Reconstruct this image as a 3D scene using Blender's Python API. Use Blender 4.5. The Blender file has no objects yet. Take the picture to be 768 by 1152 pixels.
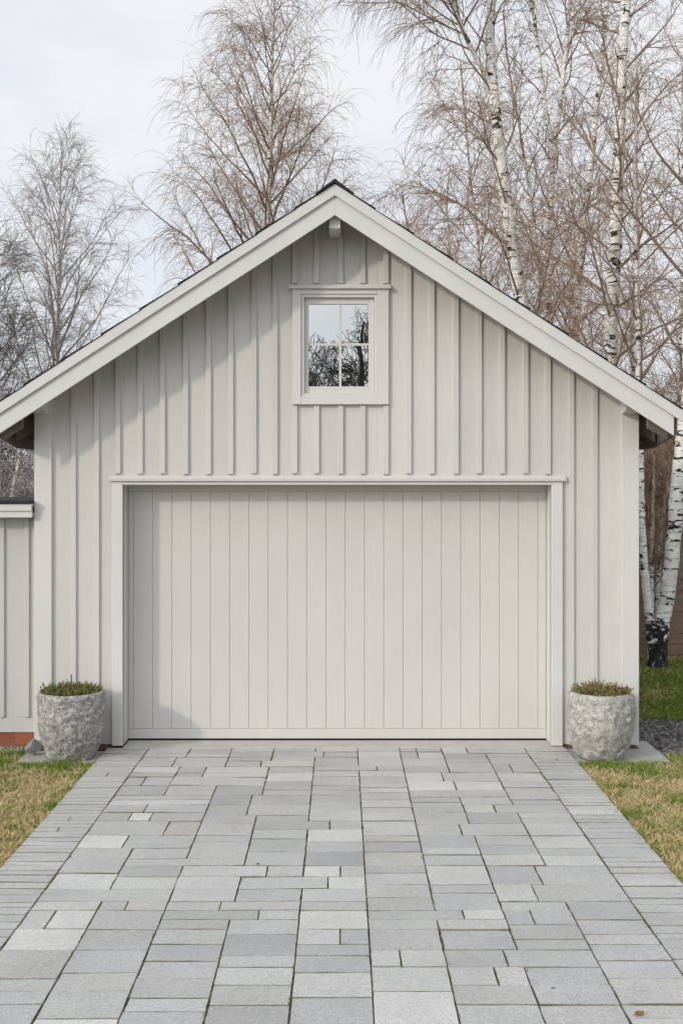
import bpy, math, random
import numpy as np
from mathutils import noise as mnoise, Vector
random.seed(7)
SC = bpy.context.scene
C = SC.collection
R = math.radians
CX, CD, CH, F, HY = 0.045, 10.667, 2.433, 1280.0, 548.0     # camera x, distance, height; focal length and horizon

def at(px, py, Y):
    """a place in the photo at a chosen distance -> metres"""
    s = F / (CD + Y)
    return (CX + (px - 384) / s, Y, CH - (py - HY) / s)

# ------------------------------------------------------------------ helpers
def mesh_obj(name, V, Fc, mat=None, parent=None, smooth=False):
    me = bpy.data.meshes.new(name)
    if isinstance(V, np.ndarray): V = V.tolist()
    if isinstance(Fc, np.ndarray): Fc = Fc.tolist()
    me.from_pydata(V, [], Fc)
    me.update()
    if smooth:
        me.polygons.foreach_set('use_smooth', [True] * len(me.polygons))
    o = bpy.data.objects.new(name, me); C.objects.link(o)
    for m in (mat if isinstance(mat, (list, tuple)) else [mat]):
        if m: me.materials.append(m)
    if parent: o.parent = parent
    return o

def tag(o, label=None, cat=None, group=None, kind=None):
    if label: o['label'] = label
    if cat: o['category'] = cat
    if group: o['group'] = group
    if kind: o['kind'] = kind
    return o

def empty(name, loc=(0, 0, 0), **k):
    o = bpy.data.objects.new(name, None); C.objects.link(o); o.location = loc
    o.empty_display_size = .2
    return tag(o, **k)

def bevel(o, w=.003, seg=2, ang=30):
    m = o.modifiers.new('bevel', 'BEVEL'); m.width = w; m.segments = seg; m.limit_method = 'ANGLE'; m.angle_limit = R(ang)
    return o

class MB:
    def __init__(s): s.V = []; s.F = []; s.c = []
    def hexa(s, p):        # 8 corners: bottom 4 ccw, top 4
        b = len(s.V); s.V += p
        s.F += [tuple(b + i for i in q) for q in ((3,2,1,0),(4,5,6,7),(0,1,5,4),(1,2,6,5),(2,3,7,6),(3,0,4,7))]
        return s
    def box(s, x0, x1, y0, y1, z0, z1):
        return s.hexa([(x0,y0,z0),(x1,y0,z0),(x1,y1,z0),(x0,y1,z0),(x0,y0,z1),(x1,y0,z1),(x1,y1,z1),(x0,y1,z1)])
    def slant(s, x0, x1, y0, y1, zb0, zb1, zt0, zt1):   # bottom z at x0/x1, top z at x0/x1
        return s.hexa([(x0,y0,zb0),(x1,y0,zb1),(x1,y1,zb1),(x0,y1,zb0),(x0,y0,zt0),(x1,y0,zt1),(x1,y1,zt1),(x0,y1,zt0)])
    def build(s, name, mat, parent=None, bev=0, smooth=False):
        o = mesh_obj(name, s.V, s.F, mat, parent, smooth)
        if bev: bevel(o, bev)
        return o

def fattr(o, name, data, typ='FLOAT'):
    a = o.data.attributes.new(name, typ, 'POINT')
    if typ == 'FLOAT': a.data.foreach_set('value', np.asarray(data, dtype=np.float32))
    else: a.data.foreach_set('color', np.asarray(data, dtype=np.float32).ravel())

# ------------------------------------------------------------------ materials
class NT:
    def __init__(s, name, rough=.7, spec=.3):
        s.m = bpy.data.materials.new(name); s.m.use_nodes = True
        s.t = s.m.node_tree; s.b = s.t.nodes['Principled BSDF']
        s.b.inputs['Roughness'].default_value = rough
        s.b.inputs['Specular IOR Level'].default_value = spec
        s.tc = s.t.nodes.new('ShaderNodeTexCoord')
    def n(s, typ, **k):
        x = s.t.nodes.new(typ)
        for a, b in k.items(): setattr(x, a, b)
        return x
    def l(s, a, b): s.t.links.new(a, b)
    def coord(s, scale=(1,1,1)):
        mp = s.n('ShaderNodeMapping'); mp.inputs['Scale'].default_value = scale
        s.l(s.tc.outputs['Object'], mp.inputs['Vector']); return mp.outputs[0]
    def noise(s, scale, coord=(1,1,1), detail=4, rough=.55, dist=0):
        n = s.n('ShaderNodeTexNoise'); n.inputs['Scale'].default_value = scale
        n.inputs['Detail'].default_value = detail; n.inputs['Roughness'].default_value = rough; n.inputs['Distortion'].default_value = dist
        s.l(s.coord(coord), n.inputs['Vector']); return n.outputs['Fac']
    def attr(s, name):
        a = s.n('ShaderNodeAttribute', attribute_name=name); return a
    def ramp(s, fac, stops, interp='LINEAR'):
        r = s.n('ShaderNodeValToRGB'); cr = r.color_ramp; cr.interpolation = interp
        while len(cr.elements) < len(stops): cr.elements.new(.5)
        for e, (p, c) in zip(cr.elements, stops):
            e.position = p; e.color = (*c, 1) if isinstance(c, tuple) else (c, c, c, 1)
        s.l(fac, r.inputs[0]); return r.outputs[0]
    def mix(s, fac, a, b, mode='MIX'):
        m = s.n('ShaderNodeMix', data_type='RGBA', blend_type=mode)
        for i, v in ((0, fac), (6, a), (7, b)):
            if isinstance(v, (int, float)): m.inputs[i].default_value = v
            elif isinstance(v, tuple): m.inputs[i].default_value = (*v, 1)
            else: s.l(v, m.inputs[i])
        return m.outputs[2]
    def math(s, op, a, b=0.):
        m = s.n('ShaderNodeMath', operation=op)
        for i, v in ((0, a), (1, b)):
            if isinstance(v, (int, float)): m.inputs[i].default_value = v
            else: s.l(v, m.inputs[i])
        return m.outputs[0]
    def bump(s, h, strength, dist=.01):
        b = s.n('ShaderNodeBump'); b.inputs['Strength'].default_value = strength; b.inputs['Distance'].default_value = dist
        s.l(h, b.inputs['Height'])
        if getattr(s, 'lastb', None): s.l(s.lastb, b.inputs['Normal'])
        s.lastb = b.outputs[0]; s.l(s.lastb, s.b.inputs['Normal'])
    def col(s, c):
        if isinstance(c, tuple): s.b.inputs['Base Color'].default_value = (*c, 1)
        else: s.l(c, s.b.inputs['Base Color'])
        return s

def paint(name, base, grain=.5, vary=.05, scale=(1,1,.04), tone=False, fibre=.5):
    n = NT(name, .62, .25)
    g = n.noise(170, scale, 3, .6)
    big = n.noise(1.3, (1,1,.6), 4)
    fib = n.noise(60, scale, 4, .7)
    lo = tuple(c * (1 - vary) for c in base); hi = tuple(min(1, c * (1 + vary)) for c in base)
    c = n.ramp(big, [(.3, lo), (.7, hi)])
    c = n.mix(n.ramp(fib, [(.42, 0.), (.75, fibre)]), c, tuple(x * .86 for x in base))
    spk = n.noise(38, (1,1,.35), 2, .5)
    c = n.mix(n.ramp(spk, [(.74, 0.), (.80, .25)]), c, tuple(x * .6 for x in base))
    if tone:
        a = n.attr('tone').outputs['Fac']
        c = n.mix(1., c, n.ramp(a, [(0, .90), (1, 1.0)]), 'MULTIPLY')
    n.col(c); n.bump(g, grain, .0015); n.bump(fib, grain * .8, .002)
    return n.m

WALLC = (.617, .594, .556)
M = {}
M['paint_wall'] = paint('wall_paint', WALLC, .5, .04, tone=True)
M['paint_trim'] = paint('trim_paint', (.63, .612, .582), .3, .03)
M['paint_barge'] = paint('barge_paint', (.63, .614, .585), .35, .035, (.06,1,.06))
M['paint_door'] = paint('door_paint', (.588, .561, .521), .16, .035, fibre=.2)
M['paint_annex'] = paint('annex_paint', (.53, .515, .49), .45, .05)
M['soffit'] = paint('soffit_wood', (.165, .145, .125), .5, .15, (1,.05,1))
M['dark'] = NT('dark_gap', .9, .1).col((.01, .01, .011)).m

def brick_mat():
    n = NT('red_brick', .85, .2)
    mp = n.n('ShaderNodeMapping'); mp.inputs['Rotation'].default_value = (R(90), 0, 0); n.l(n.tc.outputs['Object'], mp.inputs[0])
    b = n.n('ShaderNodeTexBrick'); n.l(mp.outputs[0], b.inputs['Vector'])
    b.inputs['Color1'].default_value = (.36, .13, .07, 1); b.inputs['Color2'].default_value = (.24, .085, .05, 1)
    b.inputs['Mortar'].default_value = (.2, .16, .13, 1); b.inputs['Scale'].default_value = 1
    b.inputs['Brick Width'].default_value = .16; b.inputs['Row Height'].default_value = .165; b.inputs['Mortar Size'].default_value = .005
    b.offset = .5
    c = n.mix(n.ramp(n.noise(40, detail=6), [(.35, .25), (.7, 1.)]), b.outputs[0], (.55, .5, .45), 'MULTIPLY')
    c = n.mix(.45, b.outputs[0], c)
    n.col(c); n.bump(n.noise(90), .6, .003); return n.m
M['brick'] = brick_mat()

def roof_mat():
    n = NT('roof_felt', .85, .3); n.col(n.ramp(n.noise(60), [(.3, .014), (.7, .04)])); n.bump(n.noise(120), .6, .004); return n.m
M['roof'] = roof_mat()

def concrete(name, lo, hi, sc=9.):
    n = NT(name, .85, .25)
    c = n.ramp(n.noise(sc, detail=8, rough=.65), [(.3, lo), (.7, hi)])
    c = n.mix(n.ramp(n.noise(140, detail=2), [(.6, 0.), (.7, .35)]), c, tuple(x * .5 for x in lo))
    n.col(c); n.bump(n.noise(110, detail=5), .4, .003); return n.m
M['slab'] = concrete('slab_concrete', (.33, .32, .30), (.48, .47, .44))
M['sill'] = concrete('sill_concrete', (.42, .40, .36), (.55, .53, .48), 5)

def paver_mat():
    n = NT('paver_stone', .8, .3)
    t = n.attr('tone').outputs['Fac']
    w = n.attr('warm').outputs['Fac']
    c = n.ramp(t, [(0, (.345, .346, .345)), (.35, (.425, .424, .418)), (.7, (.500, .495, .480)), (1, (.63, .618, .585))])
    c = n.mix(n.math('MULTIPLY', w, .6), c, (.47, .445, .40))
    grain = n.noise(330, detail=3, rough=.8)
    c = n.mix(1., c, n.ramp(grain, [(.3, .56), (.7, 1.42)]), 'MULTIPLY')
    g2 = n.noise(110, detail=4, rough=.75)
    c = n.mix(1., c, n.ramp(g2, [(.3, .66), (.7, 1.32)]), 'MULTIPLY')
    streak = n.noise(26, (1, 3.2, 1), 6, .7, .6)
    c = n.mix(1., c, n.ramp(streak, [(.28, .82), (.7, 1.14)]), 'MULTIPLY')
    st = n.noise(1.7, detail=6, rough=.6)
    c = n.mix(1., c, n.ramp(st, [(.3, .88), (.65, 1.05)]), 'MULTIPLY')
    pit = n.noise(95, detail=2)
    c = n.mix(n.ramp(pit, [(.70, 0.), (.76, .6)]), c, (.13, .12, .11))
    n.col(c); n.bump(grain, .35, .002); n.bump(streak, .5, .006); return n.m
M['paver'] = paver_mat()

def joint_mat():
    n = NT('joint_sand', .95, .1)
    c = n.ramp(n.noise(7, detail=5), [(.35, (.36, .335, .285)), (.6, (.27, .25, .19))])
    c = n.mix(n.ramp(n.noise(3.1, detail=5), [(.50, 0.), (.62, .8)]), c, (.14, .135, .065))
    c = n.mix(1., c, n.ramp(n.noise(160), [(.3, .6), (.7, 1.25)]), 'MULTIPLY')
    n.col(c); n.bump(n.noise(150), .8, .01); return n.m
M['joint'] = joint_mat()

def ground_mat():
    n = NT('ground_soil', .95, .1)
    c = n.ramp(n.noise(2.2, detail=7, rough=.65), [(.3, (.07, .075, .025)), (.5, (.14, .12, .055)), (.7, (.21, .165, .09))])
    c = n.mix(1., c, n.ramp(n.noise(70), [(.3, .5), (.7, 1.3)]), 'MULTIPLY')
    n.col(c); n.bump(n.noise(50), .8, .03); return n.m
M['ground'] = ground_mat()
def soil_mat():
    n = NT('dark_soil', .95, .1)
    n.col(n.ramp(n.noise(45, detail=6), [(.3, (.018, .014, .011)), (.7, (.075, .058, .045))])); n.bump(n.noise(60), 1, .02); return n.m
M['soil'] = soil_mat()

def colattr_mat(name, rough=.6, spec=.2, trans=0):
    n = NT(name, rough, spec); n.col(n.attr('col').outputs['Color'])
    return n.m
M['grass'] = colattr_mat('grass_blades', .7, .12)
M['leafy'] = colattr_mat('sedum_leaves', .6, .2)
M['chips'] = colattr_mat('slate_chips', .7, .3)

def bark_mat():
    n = NT('birch_bark', .75, .25)
    big = n.noise(2.6, (1.2, 1.2, 3.4), 5, .6, 1.6)
    fine = n.noise(9, (.7, .7, 5.5), 4, .7, .5)
    base = n.ramp(n.noise(7, detail=6), [(.3, (.66, .63, .58)), (.6, (.88, .86, .81))])
    c = n.mix(n.ramp(fine, [(.56, 0.), (.64, .75)]), base, (.16, .12, .10))
    c = n.mix(n.ramp(big, [(.56, 0.), (.585, 1.)]), c, (.022, .018, .017))
    rad = n.attr('rad').outputs['Fac']      # true stem radius: young thin stems are brown, not white
    c = n.mix(n.ramp(rad, [(.010, (1.,)*3), (.036, (0.,)*3)]), c, (.30, .20, .14))
    z = n.attr('above').outputs['Fac']       # height above the root flare: old furrowed black bark
    zz = n.math('ADD', n.math('ADD', z, 1.), n.math('MULTIPLY', n.noise(5., (1,1,1.9), 5, .6, 1.2), -2.2))
    c = n.mix(n.ramp(zz, [(.48, 1.), (.53, 0.)]), c, n.ramp(n.noise(16, (1, 1, .5), 5), [(.35, .008), (.62, (.05, .046, .043)), (.72, (.45, .43, .4))]))
    n.col(c); n.bump(big, .5, .02); n.bump(fine, .4, .01); return n.m
M['bark'] = bark_mat()
def twig_mat(name, a, b):
    n = NT(name, .75, .2); n.col(n.ramp(n.noise(1.1, detail=3), [(.3, a), (.7, b)])); return n.m
M['twig'] = twig_mat('brown_twigs', (.25, .17, .12), (.43, .315, .235))
M['limb'] = twig_mat('limb_bark', (.17, .115, .085), (.30, .22, .17))
M['twig_grey'] = twig_mat('grey_twigs', (.26, .235, .22), (.42, .385, .36))
M['twig_mid'] = twig_mat('dull_twigs', (.11, .095, .085), (.22, .19, .17))
M['twig_dark'] = twig_mat('dark_twigs', (.035, .03, .028), (.07, .06, .05))
M['twig_red'] = twig_mat('russet_twigs', (.27, .155, .095), (.40, .255, .175))

# ------------------------------------------------------------------ camera, sky, sun
cam = bpy.data.cameras.new('camera'); co = bpy.data.objects.new('camera', cam); C.objects.link(co)
co.location = (CX, -CD, CH); co.rotation_euler = (R(90), 0, 0)
cam.sensor_fit = 'HORIZONTAL'; cam.sensor_width = 24; cam.lens = F / 768 * 24
cam.shift_y = -(576 - HY) / 768; cam.clip_end = 2000; cam.clip_start = .05
SC.camera = co

SUN = Vector((.50, .45, -.27)).normalized()     # the way the light travels
el = math.asin(-SUN.z)
sl = bpy.data.lights.new('sun', 'SUN'); so = bpy.data.objects.new('sun', sl); C.objects.link(so)
sl.energy = 1.22; sl.angle = R(2.8); sl.color = (1, .915, .80)
so.rotation_euler = SUN.to_track_quat('-Z', 'Y').to_euler(); so.location = (-20, -20, 20)

w = bpy.data.worlds.new('World'); SC.world = w; w.use_nodes = True
t = w.node_tree; t.nodes.clear(); N = t.nodes.new
out = N('ShaderNodeOutputWorld'); b1 = N('ShaderNodeBackground'); b2 = N('ShaderNodeBackground'); mx = N('ShaderNodeMixShader')
sky = N('ShaderNodeTexSky'); sky.sky_type = 'NISHITA'; sky.sun_disc = False; sky.sun_elevation = el
sky.sun_rotation = math.atan2(-SUN.x, -SUN.y)
sky.air_density = 1; sky.dust_density = 2
t.links.new(sky.outputs[0], b1.inputs[0]); b1.inputs[1].default_value = .12
tc = N('ShaderNodeTexCoord'); mp = N('ShaderNodeMapping'); mp.inputs['Scale'].default_value = (1, 1, 2.2)
nz = N('ShaderNodeTexNoise'); nz.inputs['Scale'].default_value = 2.3; nz.inputs['Detail'].default_value = 7; nz.inputs['Roughness'].default_value = .55
nz.inputs['Distortion'].default_value = .3
rp = N('ShaderNodeValToRGB')
rp.color_ramp.elements[0].position = .3; rp.color_ramp.elements[0].color = (.70, .77, .87, 1)
rp.color_ramp.elements[1].position = .62; rp.color_ramp.elements[1].color = (.835, .85, .88, 1)
rf = N('ShaderNodeValToRGB'); rf.color_ramp.elements[0].position = .3; rf.color_ramp.elements[0].color = (.86,)*3 + (1,)
rf.color_ramp.elements[1].position = .6; rf.color_ramp.elements[1].color = (.97,)*3 + (1,)
t.links.new(tc.outputs['Generated'], mp.inputs[0]); t.links.new(mp.outputs[0], nz.inputs[0])
t.links.new(nz.outputs['Fac'], rp.inputs[0]); t.links.new(nz.outputs['Fac'], rf.inputs[0])
t.links.new(rp.outputs[0], b2.inputs[0]); vd = N('ShaderNodeVectorMath'); vd.operation = 'DOT_PRODUCT'; vd.inputs[1].default_value = tuple(-SUN); t.links.new(tc.outputs['Generated'], vd.inputs[0])
m1 = N('ShaderNodeMath'); m1.operation = 'MAXIMUM'; m1.inputs[1].default_value = 0; t.links.new(vd.outputs['Value'], m1.inputs[0])
m2 = N('ShaderNodeMath'); m2.operation = 'POWER'; m2.inputs[1].default_value = 4; t.links.new(m1.outputs[0], m2.inputs[0])
m3 = N('ShaderNodeMath'); m3.operation = 'MULTIPLY_ADD'; m3.inputs[1].default_value = 1.9; m3.inputs[2].default_value = .985; t.links.new(m2.outputs[0], m3.inputs[0])   # thin cloud glow round the sun, added out of view to lift shade
t.links.new(m3.outputs[0], b2.inputs[1])
t.links.new(rf.outputs[0], mx.inputs[0]); t.links.new(b1.outputs[0], mx.inputs[1]); t.links.new(b2.outputs[0], mx.inputs[2])
t.links.new(mx.outputs[0], out.inputs[0])
SC.view_settings.view_transform = 'Standard'; SC.view_settings.look = 'None'; SC.view_settings.gamma = 1
SC.view_settings.exposure = 0.12; SC.view_settings.use_curve_mapping = False
SC.cycles.max_bounces = 6; SC.cycles.diffuse_bounces = 3

# ------------------------------------------------------------------ garage
PX = lambda p: CX + (p - 384) / 120.0            # on the wall plane
PZ = lambda p: CH - (p - HY) / 120.0
XC = -.015
SL = .652                                        # roof slope
TOP, MID, LOW = 5.155, 5.050, 4.879              # rake lines at the ridge
DECK = 5.00                                      # underside of the roof boards at the ridge
def roofz(x, z0): return z0 - SL * abs(x - XC)
WL, WR = PX(42), PX(715)
DEPTH = 6.4
garage = empty('garage', (XC, 0, 0), label='warm grey timber garage with steep gable, wide board door and one small attic window', cat='garage')
def gp(o):   # parent but keep world coordinates
    o.parent = garage; o.location = (-XC, 0, 0); return o

door_l, door_r, door_t = PX(138.5), PX(619.6), PZ(545.5)
win_l, win_r, win_b, win_t = PX(338.5), PX(424.5), PZ(446), PZ(331)
bat = [86, 112, 136, 161, 186, 212, 237.6, 262.7, 288.8, 312.5, 334.5, 359, 386, 411, 437, 462.5, 488.6, 515.7, 541.7, 567.6, 593.9, 619, 645.3, 671.6]
bw = .050
bx = [PX(b) for b in bat]                        # right edge of each batten
# boards
m = MB(); tones = []
edges = sorted(set([WL] + [b - bw / 2 for b in bx] + [WR]))
rg = random.Random(3)
def strip(x0, x1, z0, z1, y0, y1, tone, slope):
    n0 = len(m.V)
    if slope and x0 < XC < x1:
        m.slant(x0, XC, y0, y1, z0, z0, roofz(x0, DECK), roofz(XC, DECK)); m.slant(XC, x1, y0, y1, z0, z0, roofz(XC, DECK), roofz(x1, DECK))
    elif slope: m.slant(x0, x1, y0, y1, z0, z0, roofz(x0, DECK), roofz(x1, DECK))
    else: m.box(x0, x1, y0, y1, z0, z1)
    tones.extend([tone] * (len(m.V) - n0))
def column(x0, x1, y0, y1, tone, pieces=None, endz=None):
    cuts = sorted({x0, x1} | {e for e in (door_l, door_r, win_l, win_r) if x0 < e < x1})
    for a, b in zip(cuts, cuts[1:]):
        mid = (a + b) / 2
        zb = .02
        if door_l < mid < door_r: zb = door_t
        if win_l < mid < win_r:
            strip(a, b, zb, win_b, y0, y1, tone, False); strip(a, b, win_t, 0, y0, y1, tone, True)
        else: strip(a, b, zb, 0, y0, y1, tone, True)
for a, b in zip(edges, edges[1:]):
    column(a, b, rg.uniform(-.0015, .0015), .03, rg.random())
HEADZ = PZ(533)
cas_l, cas_r = PX(126.5), PX(632)
for b, p in zip(bx, bat):
    tn = rg.random(); a = b - bw; yf = -.024 + rg.uniform(-.002, .002)
    if 330 < p < 438:          # stops at the window casing
        zb = HEADZ + rg.uniform(-.004, .004)
        strip(a, b, zb, PZ(456), yf, .001, tn, False)
        strip(a, b, PZ(319), 0, yf, .001, tn, True)
    elif 125 < p < 620: strip(a, b, HEADZ + rg.uniform(-.004, .004), 0, yf, .001, tn, True)
    else: strip(a, b, .02, 0, yf, .001, tn, True)
wall = gp(m.build('wall', M['paint_wall'])); fattr(wall, 'tone', tones); bevel(wall, .003, 2)
m = MB()
for xs, xe in ((WL, WL + .03), (WR - .03, WR)): m.box(xs, xe, .031, DEPTH, .02, roofz(WL, DECK) - .01)
m.slant(WL + .03, XC, DEPTH - .03, DEPTH, .02, .02, roofz(WL + .03, DECK) - .01, DECK - .02); m.slant(XC, WR - .03, DEPTH - .03, DEPTH, .02, .02, DECK - .02, roofz(WR - .03, DECK) - .01)
for k in range(24):
    y = .25 + k * .26
    for xs, xe in ((WL - .022, WL + .001), (WR - .001, WR + .022)): m.box(xs, xe, y, y + .045, .02, roofz(WL, DECK) - .04)
side = gp(m.build('side_wall', M['paint_trim'])); bevel(side)
for xs, xe in ((WL - .022, PX(59)), (PX(698), WR + .022)):
    m = MB(); m.slant(xs, xe, -.032, -.001, .02, .02, roofz(xs, DECK) - .01, roofz(xe, DECK) - .01)
    if xs < 0: m.box(xs, WL - .001, .0, .10, .02, roofz(xs, DECK) - .03)
    else: m.box(WR + .001, xe, .0, .10, .02, roofz(xe, DECK) - .03)
    gp(m.build('corner_board', M['paint_trim'], bev=.004))

# brick plinth, concrete door sill
for q in ((WL + .03, cas_l + .02, .012, .12), (cas_r - .02, WR - .0, .012, .12), (WR - .11, WR + .0, .121, DEPTH), (WL + .0, WL + .11, .121, DEPTH)):
    m = MB(); m.box(*q, -.16, .018); gp(m.build('plinth', M['brick']))
m = MB(); m.box(PX(139), PX(633), -.07, .45, -.12, .004); sill = gp(m.build('door_sill', M['sill'], bev=.006))

# big door: frame, panel, flashing
REC = .24
m = MB()
m.box(cas_l, door_l, -.034, -.001, .012, door_t + .045); m.box(door_r, cas_r, -.034, -.001, .012, door_t + .045)
m.box(door_l, door_r, -.032, -.001, door_t, door_t + .045)
pl, pr, pt = door_l + .0, door_r - .0, door_t
m.box(pl - .03, pl, .0, REC + .06, .012, pt + .03); m.box(pr, pr + .03, .0, REC + .06, .012, pt + .03)
m.box(pl, pr, .0, REC + .06, pt, pt + .03)
frame = gp(m.build('door_frame', M['paint_trim'], bev=.004))
m = MB(); m.box(PX(123), PX(636), -.058, -.001, door_t + .047, door_t + .056)
m.slant(PX(123), PX(636), -.058, -.050, door_t + .036, door_t + .036, door_t + .047, door_t + .047)
m.box(PX(123.3), PX(635.7), -.034, -.0, door_t + .0565, door_t + .082)
gp(m.build('door_hood', M['paint_trim'], bev=.003))
def door_pos(px): return CX + (px - 384) / (F / (CD + REC))
m = MB()
g0 = 150.0; gs = 21.66
xs = [pl + .002] + [door_pos(g0 + gs * k) for k in range(22)] + [pr - .002]
xs = [x for x in xs if pl <= x <= pr]
zr = CH - (820 - HY) / (F / (CD + REC)); zt = pt - .062; tn = []
for a, b in zip(xs, xs[1:]):
    m.box(a + .0022, b - .0022, REC + rg.uniform(-.0007, .0007), REC + .04, zr + .004, zt)
m.box(pl + .002, pr - .002, REC + .007, REC + .05, .02, pt)              # groove bottom
m.box(pl + .002, pr - .002, REC - .003, REC + .03, .022, zr)             # bottom rail
m.box(pl + .002, pr - .002, REC - .003, REC + .03, zt + .004, pt + .001)  # top rail
door = gp(m.build('garage_door', M['paint_door'], bev=.003))
m = MB(); m.box(pl + .002, pr - .002, REC + .0, REC + .04, .003, .0215); gap_strip = m.build('gap_shade', M['dark']); gap_strip.parent = door  # near-black strip: shade of the gap under the door, painted in

# attic window
win = MB()
cl, cr, ct, cb = PX(328.7), PX(437), PZ(324), PZ(453.5)
win.box(cl, win_l, -.034, -.001, cb, ct); win.box(win_r, cr, -.034, -.001, cb, ct)
win.box(win_l, win_r, -.032, -.001, win_t, ct); win.box(win_l, win_r, -.032, -.001, cb, win_b)
window = gp(win.build('window', M['paint_trim'], bev=.003))
def wpart(mb, name, mat, bev=0): o = mb.build(name, mat, None, bev); o.parent = window; return o
m = MB(); f1 = .030
m.box(win_l, win_l + f1, -.018, .09, win_b, win_t); m.box(win_r - f1, win_r, -.018, .09, win_b, win_t)
m.box(win_l + f1, win_r - f1, -.018, .09, win_t - f1, win_t); m.box(win_l + f1, win_r - f1, -.018, .09, win_b, win_b + f1)
wpart(m, 'frame', M['paint_trim'], .003)
gl, gr_, gb, gt = PX(347), PX(414.5), PZ(434.3), PZ(341.5)
a, b, c, d = win_l + f1, win_r - f1, win_b + f1, win_t - f1
m = MB()
m.box(a, gl, .022, .07, c, d); m.box(gr_, b, .022, .07, c, d); m.box(gl, gr_, .022, .07, gt, d); m.box(gl, gr_, .022, .07, c, gb)
wpart(m, 'sash', M['paint_trim'], .004)
xm, zm = PX(382.6), PZ(387)
m = MB(); m.box(xm - .011, xm + .011, .030, .048, gb, gt)
m.box(gl, xm - .011, .032, .047, zm - .011, zm + .011); m.box(xm + .011, gr_, .032, .047, zm - .011, zm + .011)
wpart(m, 'glazing_bars', M['paint_trim'], .003)
n = NT('window_glass', .0, .5); n.t.nodes.remove(n.b)
gls = n.n('ShaderNodeBsdfGlossy'); gls.inputs['Roughness'].default_value = .004; gls.inputs['Color'].default_value = (.67, .67, .64, 1)
df = n.n('ShaderNodeBsdfDiffuse'); df.inputs['Color'].default_value = (.05, .055, .05, 1)
ms = n.n('ShaderNodeMixShader'); ms.inputs[0].default_value = .82
bmp = n.n('ShaderNodeBump'); bmp.inputs['Strength'].default_value = .13; bmp.inputs['Distance'].default_value = .01
n.l(n.noise(2.2, detail=1), bmp.inputs['Height']); n.l(bmp.outputs[0], gls.inputs['Normal'])
n.l(df.outputs[0], ms.inputs[1]); n.l(gls.outputs[0], ms.inputs[2]); n.l(ms.outputs[0], n.t.nodes['Material Output'].inputs[0])
M['glass'] = n.m
m = MB()
for x0, x1 in ((gl, xm - .011), (xm + .011, gr_)):
    for z0, z1 in ((gb, zm - .011), (zm + .011, gt)):
        e = [rg.uniform(-.0007, .0007) for _ in range(3)]; ya, yb, yc, yd = .042 + e[0], .042 + e[1], .042 + e[1] + e[2], .042 + e[0] + e[2]
        m.hexa([(x0, ya, z0), (x1, yb, z0), (x1, .047, z0), (x0, .047, z0), (x0, yd, z1), (x1, yc, z1), (x1, .047, z1), (x0, .047, z1)])
wpart(m, 'pane', M['glass'])
m = MB(); m.box(PX(325), PX(439.5), -.062, -.001, ct + .001, ct + .013); m.slant(PX(325), PX(439.5), -.062, -.050, ct - .012, ct - .012, ct + .001, ct + .001)
m.box(PX(325.4), PX(439.1), -.030, -.0005, ct + .0135, ct + .032)
wpart(m, 'window_hood', M['paint_trim'], .002)
m = MB(); m.box(PX(329), PX(437), -.05, -.001, cb - .014, cb - .001); wpart(m, 'window_sill', M['paint_trim'], .003)

# roof
YF = -.45
XE = 3.045
m = MB()
for sgn in (-1, 1):
    xa, xb = XC, XC + sgn * (XE + .02)
    zz = lambda x, z0: z0 - SL * abs(x - XC)
    p = lambda x, y, z0: (x, y, zz(x, z0))
    q = [p(xa,YF+.045,DECK), p(xb,YF+.045,DECK), p(xb,DEPTH+.4,DECK), p(xa,DEPTH+.4,DECK), p(xa,YF+.045,TOP-.004), p(xb,YF+.045,TOP-.004), p(xb,DEPTH+.4,TOP-.004), p(xa,DEPTH+.4,TOP-.004)]
    m.hexa(q)
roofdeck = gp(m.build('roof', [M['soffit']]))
m = MB()
for sgn in (-1, 1):
    K = 9                     # overlapping felt courses
    for k in range(K):
        x0 = XC + sgn * (XE + .07) * k / K; x1 = XC + sgn * ((XE + .07) * (k + 1) / K + (.02 if k < K - 1 else 0))
        lift = .013 + rg.uniform(0, .002)
        z0 = TOP - SL * abs(x0 - XC); z1 = TOP - SL * abs(x1 - XC)
        m.hexa([(x0,YF-.035,z0-.001),(x1,YF-.035,z1+.008),(x1,DEPTH+.42,z1+.008),(x0,DEPTH+.42,z0-.001),(x0,YF-.035,z0+lift-.012),(x1,YF-.035,z1+lift+.006),(x1,DEPTH+.42,z1+lift+.006),(x0,DEPTH+.42,z0+lift-.012)])
rc = m.build('roof_covering', M['roof']); rc.parent = roofdeck; bevel(rc, .003)
m = MB()
for sgn in (-1, 1):
    x1 = XC + sgn * .17
    m.hexa([(XC,YF-.05,TOP+.006),(x1,YF-.05,TOP+.006-SL*.17),(x1,DEPTH+.43,TOP+.012-SL*.17),(XC,DEPTH+.43,TOP+.012),(XC,YF-.05,TOP+.042),(x1,YF-.05,TOP+.024-SL*.17),(x1,DEPTH+.43,TOP+.024-SL*.17),(XC,DEPTH+.43,TOP+.042)])
cap = m.build('ridge_cap', M['roof']); cap.parent = roofdeck; bevel(cap, .004)
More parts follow.
